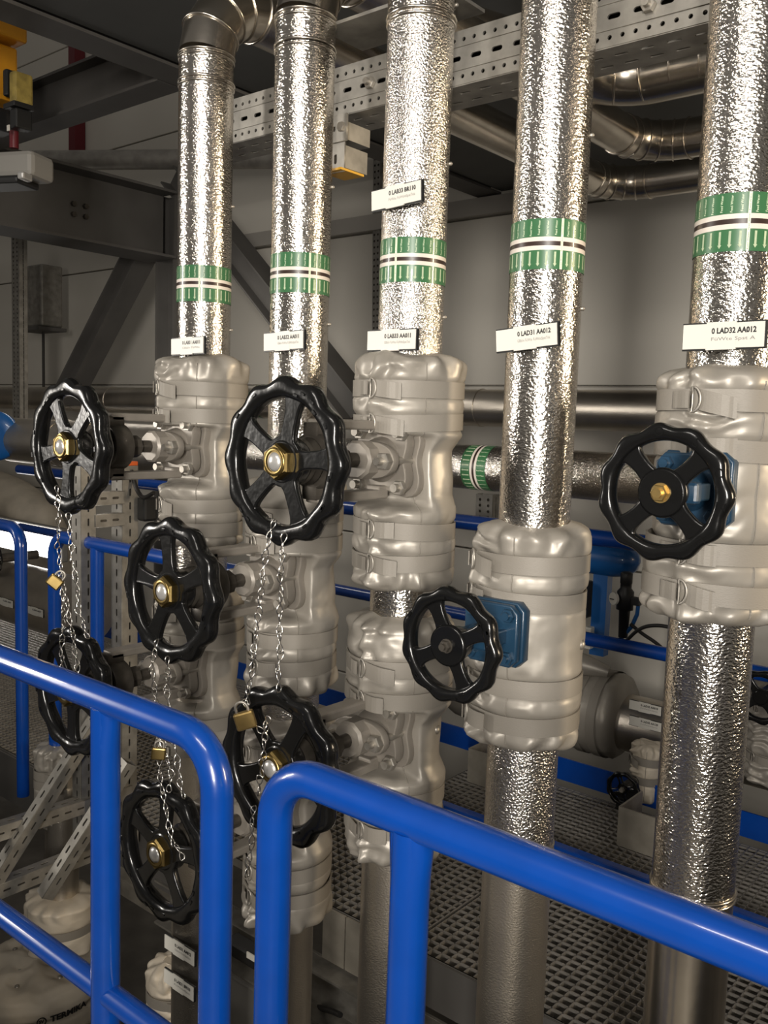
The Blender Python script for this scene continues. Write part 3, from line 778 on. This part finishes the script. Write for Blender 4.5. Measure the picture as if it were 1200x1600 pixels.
def strut(p0, p1, side, w, d, label, mt='galv', slotl=.028, slotw=.009, pitch=.05, holes='s', name='perforated_strut', group='perforated galvanised struts'):
    p0, p1 = Vector(p0), Vector(p1); ax = (p1-p0); L = ax.length; ax.normalize(); side = Vector(side); side = (side-ax*side.dot(ax)).normalized(); n = ax.cross(side)
    rows = [('s', 0, pitch, slotl, slotw)] if holes == 's' else [('c', -w*.25, pitch, slotw, 0), ('c', w*.25, pitch, slotw, 0)]
    q = b(mt); c = (p0+p1)/2
    me = perf(L, w, rows, .003)
    q.mesh(me, frame(c+n*(d/2), ax, side)); q.mesh(me, frame(c-n*(d/2), ax, side))
    me2 = perf(L, d, [('s', 0, pitch, slotl, slotw*.8)], .003)
    q.mesh(me2, frame(c+side*(w/2), ax, n)); q.mesh(me2, frame(c-side*(w/2), ax, n))
    q.use('valvedark').box(c, (L-.01, w*.8, d*.8), Matrix((ax, side, n)).transposed())
    o = q.done(name); return tag(o, label, 'strut', group)
strut((-2.86, 1.775, -.06), (-2.86, 1.775, 1.40), (1, 0, 0), .058, .058, 'upright galvanised post standing behind the leftmost chains')
strut((-2.86, 1.945, -.06), (-2.86, 1.945, 1.37), (1, 0, 0), .066, .066, 'taller galvanised post behind the second column wheel, orange cap on top')
o = b('orange').box((-2.86, 1.945, 1.378), (.068, .068, .016), bev=.003).done('end_cap'); o.parent = bpy.data.objects['perforated_strut.001']; tag(o, 'orange end cap')
strut((-2.80, 1.84, .52), (-2.80, 1.32, -.10), (1, 0, 0), .045, .045, 'slanting galvanised strut in front of the left grating')
strut((-2.50, 1.72, .40), (-2.62, 1.48, -.02), (1, 0, 0), .042, .042, 'bright slanting strut just left of the near blue post')
strut((-2.84, 1.15, .15), (-2.84, 1.95, .13), (1, 0, 0), .05, .05, 'upper level strut across the pit at the left edge')
strut((-2.80, 1.1, -.04), (-2.80, 1.95, -.035), (1, 0, 0), .05, .05, 'lower level strut across the pit at the left edge')
strut((-2.84, 1.80, 1.255), (-2.84, 1.92, 1.255), (0, 0, 1), .045, .03, 'upper short cross strut between the two left posts', name='perforated_strut')
strut((-2.84, 1.80, 1.175), (-2.84, 1.92, 1.175), (0, 0, 1), .045, .03, 'lower short cross strut between the two left posts')
strut(at(30, 368, 3.3), at(32, 662, 3.3)+V(0, 0, 0), (1, 0, 0), .10, .06, 'tall perforated post near the left photo edge below the girder', slotw=.008, pitch=.03, holes='c')
strut(at(592, 242, 4.597), at(589, 640, 4.597), (1, 0, 0), .06, .04, 'thin perforated strip on the far wall seen beside the third pipe', slotw=.008, pitch=.04, holes='c')
strut(at(762, 772, 3.9), V(at(768, 1000, 3.9).x, 3.9, -1.2), (1, 0, 0), .10, .06, 'perforated post behind the fourth pipe below the banded pipe', slotw=.008, pitch=.03, holes='c')

# ---------------------------------------------------------------- horizontal pipes behind
def hpipe(name, xa, xb, y, z, r, label, mt='alusmooth', beads=()):
    t = thing(name, (xa, y, z), label, 'pipe')
    b(mt).tube([(0, 0, 0), (xb-xa, 0, 0)], r, 48).done('cladding', t)
    if beads:
        q = b(mt)
        for x in beads: bead(q, (x-xa, 0, 0), (1, 0, 0), r+.001)
        q.done('joint_bead', t)
    return t
tA = hpipe('horizontal_pipe', -9.5, .8, 4.05, 1.645, .098, 'long grey pipe running along the far wall at wheel height', 'aludull', beads=(-6.6, -6.1, -3.5, -2.7))
tB = hpipe('horizontal_pipe', -2.9, .8, 2.25, 1.436, .0665, 'clad pipe with a green band crossing behind the fourth and fifth pipes', 'alufine')
bb_ = band(tB, 0, z0=0); bb_.rotation_euler = (0, PI/2, 0); bb_.location = (1.375, 0, 0)
bb2 = band(tA, 0, z0=0, r=.098); bb2.rotation_euler = (0, PI/2, 0); bb2.location = (at(402, 625, 4.05).x+9.5, 0, 0)
t = thing('horizontal_pipe', (-4.05, 2.25, 1.41), 'fat dark pipe behind the upper left wheel with blue end disc', 'pipe')
b('aludull').tube([(-.2, 0, 0), (1.0, 0, 0), (1.15, 0, .02)], [.107, .107, .067], 48).done('cladding', t)
q = b('aludull')
for x in (.22, .28, .55): bead(q, (x, 0, 0), (1, 0, 0), .108)
q.done('joint_bead', t)
b('skyblue').lathe((-.16, -.1, .02), (.62, -.78, 0), [(0, .115), (.03, .12), (.045, .11), (.05, .06)], 40).done('end_disc', t)
# dull clad risers: large wall jacket duct at left with an added glowing panel below for the brightly lit area
t = thing('insulated_duct', at(0, 775, 4.0), 'large rounded beige insulated duct above the bright glowing panel at the left edge', 'duct')
dp = [at(-120, 735, 4.0), at(0, 770, 4.0), at(50, 800, 4.0), at(76, 850, 4.0), at(80, 920, 4.0), at(78, 985, 4.0)]
def smooth(pts, k=3):
    for _ in range(k):
        q = [pts[0]]
        for a, c in zip(pts, pts[1:]): q += [a*.75+c*.25, a*.25+c*.75]
        pts = q+[pts[-1]]
    return pts
b('oldfabric').tube([p-t.location for p in smooth(dp)], .20, 36).done('quilted_shell', t)
q = b('offwhite').box(at(5, 832, 3.7), (1.9, .05, .26), bev=.01).done('glare_panel'); tag(q, 'bright white glowing panel added for the lit area at the left photo edge', 'lamp')  # added panel, its glow imitates the brightly lit area under the duct
o = b('lit').box((0, 0, 0), (1.86, .012, .23)).done('glow_face', q); o.location = at(5, 832, 3.7)+V(0, -.028, 0)-q.location  # emissive face of the added panel
hp = hpipe('horizontal_pipe', at(-40, 930, 3.0).x, at(72, 930, 2.8).x+.12, 3.0, at(40, 930, 3.0).z, .20, 'thick dark pipe low at the left edge carrying two small tags', 'aludull')
for (px, py, lb) in ((8, 917, 'small white tag at the very left edge on the thick dark pipe'), (54, 920, 'small white tag beside the blue post on the thick dark pipe')):
    p = at(px, py, 2.795); signtag(p.x, hp.location.z, '0 LAB30 AA010', '', lb, 0, y=2.795, w=.19, h=.045)
v = thing('globe_valve', at(2, 872, 2.9), 'tiny black wheel at the very left edge under the bright glowing panel', 'valve')
handwheel(.10, 4, .3, 9, v, -.05); b('valvedark').cyl((0, -.05, 0), (0, .25, 0), .03, 16).done('stem', v)
# blue horizontal member behind the upper left wheel
# junction box hanging below the girder
t = thing('hanging_box', at(65, 415, 4.2), 'grey box with a thin rod below it hanging beside the perforated post at left', 'box')
b('galv').box((0, 0, -.27), (.34, .2, .52), bev=.015).done('body', t)
b('steelgrey').box((0, -.02, -.55), (.42, .26, .03)).done('tray', t)
b('steelgrey').cyl((.02, 0, -.56), (.02, 0, -1.15), .012, 10).done('rod', t)

# ---------------------------------------------------------------- hoist and light fitting, upper left
c = at(8, 80, 1.9)
t = thing('chain_hoist', c, 'yellow hoist with black hook block at the upper left corner', 'hoist')
def rel(px, py, y=1.9): return at(px, py, y)-c
b('yellow').box(rel(-2, 35), (.16, .16, .15), bev=.01).box(rel(2, 8)+V(0, 0, 0), (.20, .18, .03), bev=.006).box(rel(-10, 115), (.15, .13, .20), bev=.01).box(rel(0, 158), (.14, .14, .025), bev=.005).done('body', t)
b('yellowdull').box(rel(33, 140), (.045, .08, .12), bev=.01).done('motor_cover', t)
b('blackdull').box(rel(22, 133), (.03, .08, .10), bev=.006).done('motor_flange', t)
b('blackdull').box(rel(30, 168), (.085, .09, .02), bev=.004).box(rel(33, 188), (.05, .07, .075), bev=.006).done('hook_block', t)
b('blackdull').box(rel(-4, 190), (.10, .10, .09), bev=.008).done('chain_guide', t)
b('white').box(rel(13, 200, 1.845), (.016, .004, .022)).done('sticker', t)
b('red').cyl(rel(22, 205), rel(22, 232), .018, 14).done('pendant', t)
c = at(35, 262, 1.9)
t = thing('light_fitting', c, 'unlit grey box light fitting with dark lens below the hoist', 'lamp')
R = Matrix.Rotation(S(24), 3, 'Z')
b('offwhite').box((-.10, 0, .01), (.32, .15, .10), R, bev=.02).done('housing', t)
b('blackdull').box((-.13, -.02, -.05), (.26, .14, .03), R, bev=.01).done('lens', t)
b('cap').box(R @ V(.05, -.05, -.05), (.03, .06, .03), R, bev=.008).done('latch', t)

# ---------------------------------------------------------------- things beyond the far railing, right
t = thing('air_receiver', at(925, 868, 3.75), 'blue horizontal air tank beyond the fourth pipe', 'tank')
x0_ = -.18
b('skyblue').lathe((-.3, 0, 0), (1, 0, 0), [(0, .03), (.03, .07), (.07, .083), (.42, .083), (.48, .073), (.515, .045), (.53, .01)], 36).done('tank_body', t)
b('skyblue').box((.06, 0, -.25), (.07, .05, .40)).box((-.14, 0, -.25), (.05, .05, .40)).done('stand', t)
b('blackdull').box((-.05, -.05, -.20), (.13, .12, .17), bev=.01).done('compressor_block', t)
b('red').box((-.11, -.06, -.36), (.07, .05, .06), bev=.005).done('red_fitting', t)
b('white').box((.03, -.04, -.37), (.03, .04, .10), bev=.004).done('label_plate', t)
t = thing('air_regulator', at(977, 935, 3.62), 'black air filter regulator with round white gauge and blue hose', 'regulator')
b('blackdull').lathe((0, 0, -.17), (0, 0, 1), [(0, .02), (.12, .024), (.122, .036), (.2, .036), (.215, .024), (.235, .024), (.237, .026), (.28, .026), (.285, .02)], 24).done('body', t)
g = b('white').lathe((-.03, -.035, 0), (-.45, -.9, 0), [(0, .027), (.012, .027)], 24).done('gauge', t)
b('ink').box((-.038, -.049, -.002), (.02, .004, .004)).done('gauge_needle', g)
b('blackdull').box((.05, 0, -.005), (.04, .03, .035), bev=.004).done('elbow_fitting', t)
b('skyblue').tube([(.06, 0, -.02), (.058, 0, -.06), (.035, 0, -.12), (-.01, 0, -.18), (-.03, 0, -.2)], .009, 10).done('hose', t)
q = b('rubber')
q.tube(smooth([at(985, 975, 3.6), at(1003, 990, 3.6), at(1025, 1004, 3.6), at(1040, 1018, 3.6)]), .008, 8).done('cable'); tag(bpy.data.objects['cable'], 'black cable curling down above the far blue rail', 'cable')
q = b('rubber').tube(smooth([at(975, 1005, 3.58), at(1000, 980, 3.58), at(1030, 976, 3.58), at(1060, 984, 3.58)]), .008, 8).done('cable'); tag(q, 'black cable arching to the right above the far blue rail', 'cable')
yv = 4.0
c = at(925, 1108, yv)
t = thing('insulated_vessel', c, 'dark grey quilted horizontal vessel beyond the far railing', 'vessel')
prof = []
rows = []
for j in range(40):
    f = j/39; xx = -.75+.95*f; R = .205+.012*math.sin(f*40)*.3
    if f > .93: R *= math.sqrt(max(.15, 1-((f-.93)/.075)**2))
    rows.append([V(xx, math.cos(a)*(R+.008*fbm(V(xx*8, math.cos(a)*2, math.sin(a)*2), 2)), math.sin(a)*(R+.008*fbm(V(xx*8, math.cos(a)*2, math.sin(a)*2), 2))) for a in [2*PI*i/40 for i in range(40)]])
b('fabric').grid(rows, capa=True, capb=True).done('quilted_shell', t)
for xx in (-.02, .07):
    b('webbing').lathe((xx, 0, 0), (1, 0, 0), [(0, .211), (.045, .211)], 40, False, False).done('strap', t)
b('bolt').lathe((-.18, -.19, .06), (-.1, -.95, .3), [(0, .014), (.008, .012), (.01, .003)], 14).done('button', t)
b('fabric').tube([V(-.45, -.08, .20), V(-.2, -.10, .235), V(0, -.08, .235), V(.10, -.05, .215)], [.10, .09, .05, .03], 16).done('gathered_flap', t)
t2 = hpipe('horizontal_pipe', c.x+.18, c.x+1.6, yv, c.z-.02, .135, 'dull clad pipe with two tags leaving the dark vessel behind the rightmost pipe', 'aludull')
for py, rl, lb, cd_ in ((1106, 0, 'upper of two small white tags near the dark vessel', '0 LAD35 AA010'), (1131, 0, 'lower of two small white tags near the dark vessel', '0 LAD35 AA120')):
    p = at(1008, py, 3.855); signtag(p.x, p.z, cd_, 'FüWthtSpst', lb, rl, y=3.855, w=.155, h=.042)
v = thing('drain_valve', at(984, 1226, 3.42), 'small black drain valve wheel standing low near the far railing', 'valve')
handwheel(.072, 4, .4, 9, v, -.06); b('bolt').lathe((0, -.07, 0), (0, -1, 0), [(0, .012), (.012, .01)], 6, smooth=False).done('hub_nut', v)
b('blackdull').cyl((0, -.05, 0), (0, .12, 0), .022, 14).box((-.01, .0, -.08), (.07, .06, .05), bev=.008).done('body', v)
jacket(at(1008, 1205, 3.5).x, at(1012, 1212, 3.5).z, (.13, -.12, lambda z: .07, [.06, -.02], [S(-130)], (0, 0, 0)), 'small pale jacket above the low black drain valve wheel', 9.4, 'oldfabric', 3.53, .04)
q = b('galvrust').box(V(at(1003, 1284, 3.1).x, 3.1, .075)+V(.08, .0, 0), (.34, .008, .15)).box(V(at(1003, 1284, 3.1).x, 3.1, .075)+V(-.09, .1, 0), (.008, .2, .15)).box(V(at(1003, 1284, 3.1).x, 3.1, .075)+V(.25, .1, 0), (.008, .2, .15)).done('drip_box'); tag(q, 'galvanised open box on the grating below the small drain valve', 'box')
q = b('galvrust').box(V(at(757, 1180, 3.2).x, 3.2, .075)+V(0, 0, .0), (.16, .008, .15)).box(V(at(757, 1180, 3.2).x, 3.2, .075)+V(.08, .1, 0), (.008, .2, .15)).box(V(at(757, 1180, 3.2).x, 3.2, .075)+V(-.08, .1, 0), (.008, .2, .15)).done('drip_box'); tag(q, 'small galvanised open box on the grating left of the fourth pipe', 'box')
jacket(at(1215, 1150, 3.6).x, at(1205, 1150, 3.6).z, (.2, -.22, lambda z: .17, [.1, -.1], [S(-120)], (0, 0, 0)), 'dark quilted jacket at the right photo edge beyond the rightmost pipe', 10.7, 'fabric', 3.75, .08)
v = thing('drain_valve', at(1196, 1085, 3.4), 'black valve wheel at the right photo edge beyond the rightmost pipe', 'valve')
handwheel(.10, 4, .7, 9, v, -.05); b('blackdull').cyl((0, -.05, 0), (0, .15, 0), .025, 14).done('body', v)

# ---------------------------------------------------------------- pit at lower left
def riser(px, yy, z0, z1, r, label, mt='aludull'):
    p = at(px, 1350, yy); t = thing('clad_riser', (p.x, yy, z0), label, 'pipe'); b(mt).tube([(0, 0, 0), (0, 0, z1-z0)], r, 36).done('cladding', t); return p.x
YP = 1.78
xr = riser(97, YP, -.47, .06, .062, 'dull clad riser in the pit at lower left between two jackets')
jacket(at(87, 1230, YP).x, at(87, 1222, YP).z, (.15, -.17, lambda z: .078, [.05, .01], [S(-40)], (0, 0, 0)), 'small pale jacket under the lower left wheel beside the slanting strut', 11.2, 'fabric', YP, .03, buttons=((S(-75), -.10),))
jacket(xr, at(92, 1425, YP).z, (.09, -.13, lambda z: .135, [-.02], [S(-150)], (0, 0, 0)), 'beige jacket collar at the foot of the dull riser at lower left', 12.9, 'oldfabric', YP, .062)
# quilted cap with lettering
c = V(at(64, 1508, YP).x, YP-.02, at(64, 1508, YP).z-.03)
t = thing('quilted_cover', c, 'large beige quilted cap with black lettering at the lower left corner', 'cover')
rows = []; RC = .27
prof = [(.0, .075), (.05, .078), (.10, .074), (.15, .068), (.19, .056), (.215, .035), (.232, .005), (.236, -.02), (.228, -.035), (.236, -.06), (.238, -.12), (.230, -.14), (.238, -.17), (.236, -.30), (.23, -.36)]
def lerp_prof(f):
    k = f*(len(prof)-1); i = min(int(k), len(prof)-2); q = k-i; return prof[i][0]*(1-q)+prof[i+1][0]*q, prof[i][1]*(1-q)+prof[i+1][1]*q
prof = [(a_*1.15, z_) for a_, z_ in prof]
tufts = [(.06, .5), (.06, 2.6), (.07, 4.7), (.15, .1), (.15, 1.1), (.15, 2.2), (.15, 3.2), (.15, 4.2), (.15, 5.3)]
for j in range(1, 57):
    rr_, zz = lerp_prof(j/56); rw = []
    for i in range(96):
        a = 2*PI*i/96; x_, y_ = math.cos(a)*rr_, math.sin(a)*rr_; dz = 0
        if zz > .03:
            for tr, ta in tufts: dz -= .026*math.exp(-(((x_-tr*math.cos(ta))**2+(y_-tr*math.sin(ta))**2)/.0013))
            dz += .008*fbm(V(x_, y_, 3), 14)
        k = 1+.02*fbm(V(x_, y_, zz), 9)
        rw.append(V(x_*k, y_*k, zz+dz))
    rows.append(rw)
b('oldfabric').grid(rows, capa=True).done('quilted_shell', t)
for tr, ta in tufts: b('bolt').lathe((tr*math.cos(ta), tr*math.sin(ta), .045), (0, 0, 1), [(0, .010), (.006, .009), (.008, .002)], 12).done('tuft_button', t)
lt = text_mesh('TERMIKA', .032, 1.1, .0014); wl_, xl_ = width(lt)
th0 = math.atan2(-c.y, -c.x)
q = b('ink'); wrap(q, lt, (0, 0), RC+.011, th0+.17, -.018, False)
lg = plate2d(circ(0, 0, .018, 20), [list(reversed(circ(0, 0, .0135, 20)))], .001)
wrap(q, lg, (0, 0), RC+.011, th0+.06, -.018, False)
lg = text_mesh('SV', .018, .9, .001); w_, x_ = width(lg)
for v_ in lg.vertices: v_.co.x -= w_/2
wrap(q, lg, (0, 0), RC+.011, th0+.06, -.018, False)
q.done('printed_lettering', t, recalc=False)
b('bolt').torus((math.cos(th0-.75)*RC, math.sin(th0-.75)*RC, -.09), (math.cos(th0-.75), math.sin(th0-.75), 0), .022, .003, 20, 8).done('buckle_ring', t)
jacket(at(245, 1560, 1.62).x, at(245, 1560, 1.62).z, (.10, -.16, lambda z: .082, [.0], [S(-30)], (0, 0, 0)), 'small beige jacket behind the two white tags at the bottom of the pit', 13.6, 'oldfabric', 1.68, .03)
# pit furniture
q = b('galvrust').box(at(300, 1500, 2.05)+V(0, .2, -.02), (1.6, .06, .12)).box(at(300, 1500, 2.05)+V(0, .17, .04), (1.6, .1, .01)).done('pit_beam'); tag(q, 'brown galvanised beam in the pit behind the two small white tags', 'beam')
q = b('blackdull').box(at(392, 1490, 1.9), (.20, .06, .05), bev=.008).done('sensor_box'); tag(q, 'black sensor box in the pit between the two near blue posts', 'box')
b('white').box(at(394, 1496, 1.865)-q.location, (.05, .004, .02)).done('label_plate', q)
q = b('rubber').tube(smooth([at(455, 1560, 2.08), at(490, 1572, 2.05), at(520, 1580, 2.0), at(532, 1586, 1.98)]), .009, 8).done('cable'); tag(q, 'short black cable in the pit below the channel beam', 'cable')
q = b('rubber').tube(smooth([at(205, 735, 1.95), at(213, 765, 1.95), at(224, 780, 1.95), at(240, 770, 1.95)]), .008, 8).done('cable'); tag(q, 'thin black cable looping under the upper left valve yoke', 'cable')
q = b('blackdull').box(at(230, 795, 2.0), (.05, .06, .09), bev=.01).done('sensor_box'); tag(q, 'black box on the galvanised posts under the upper left valve', 'box')
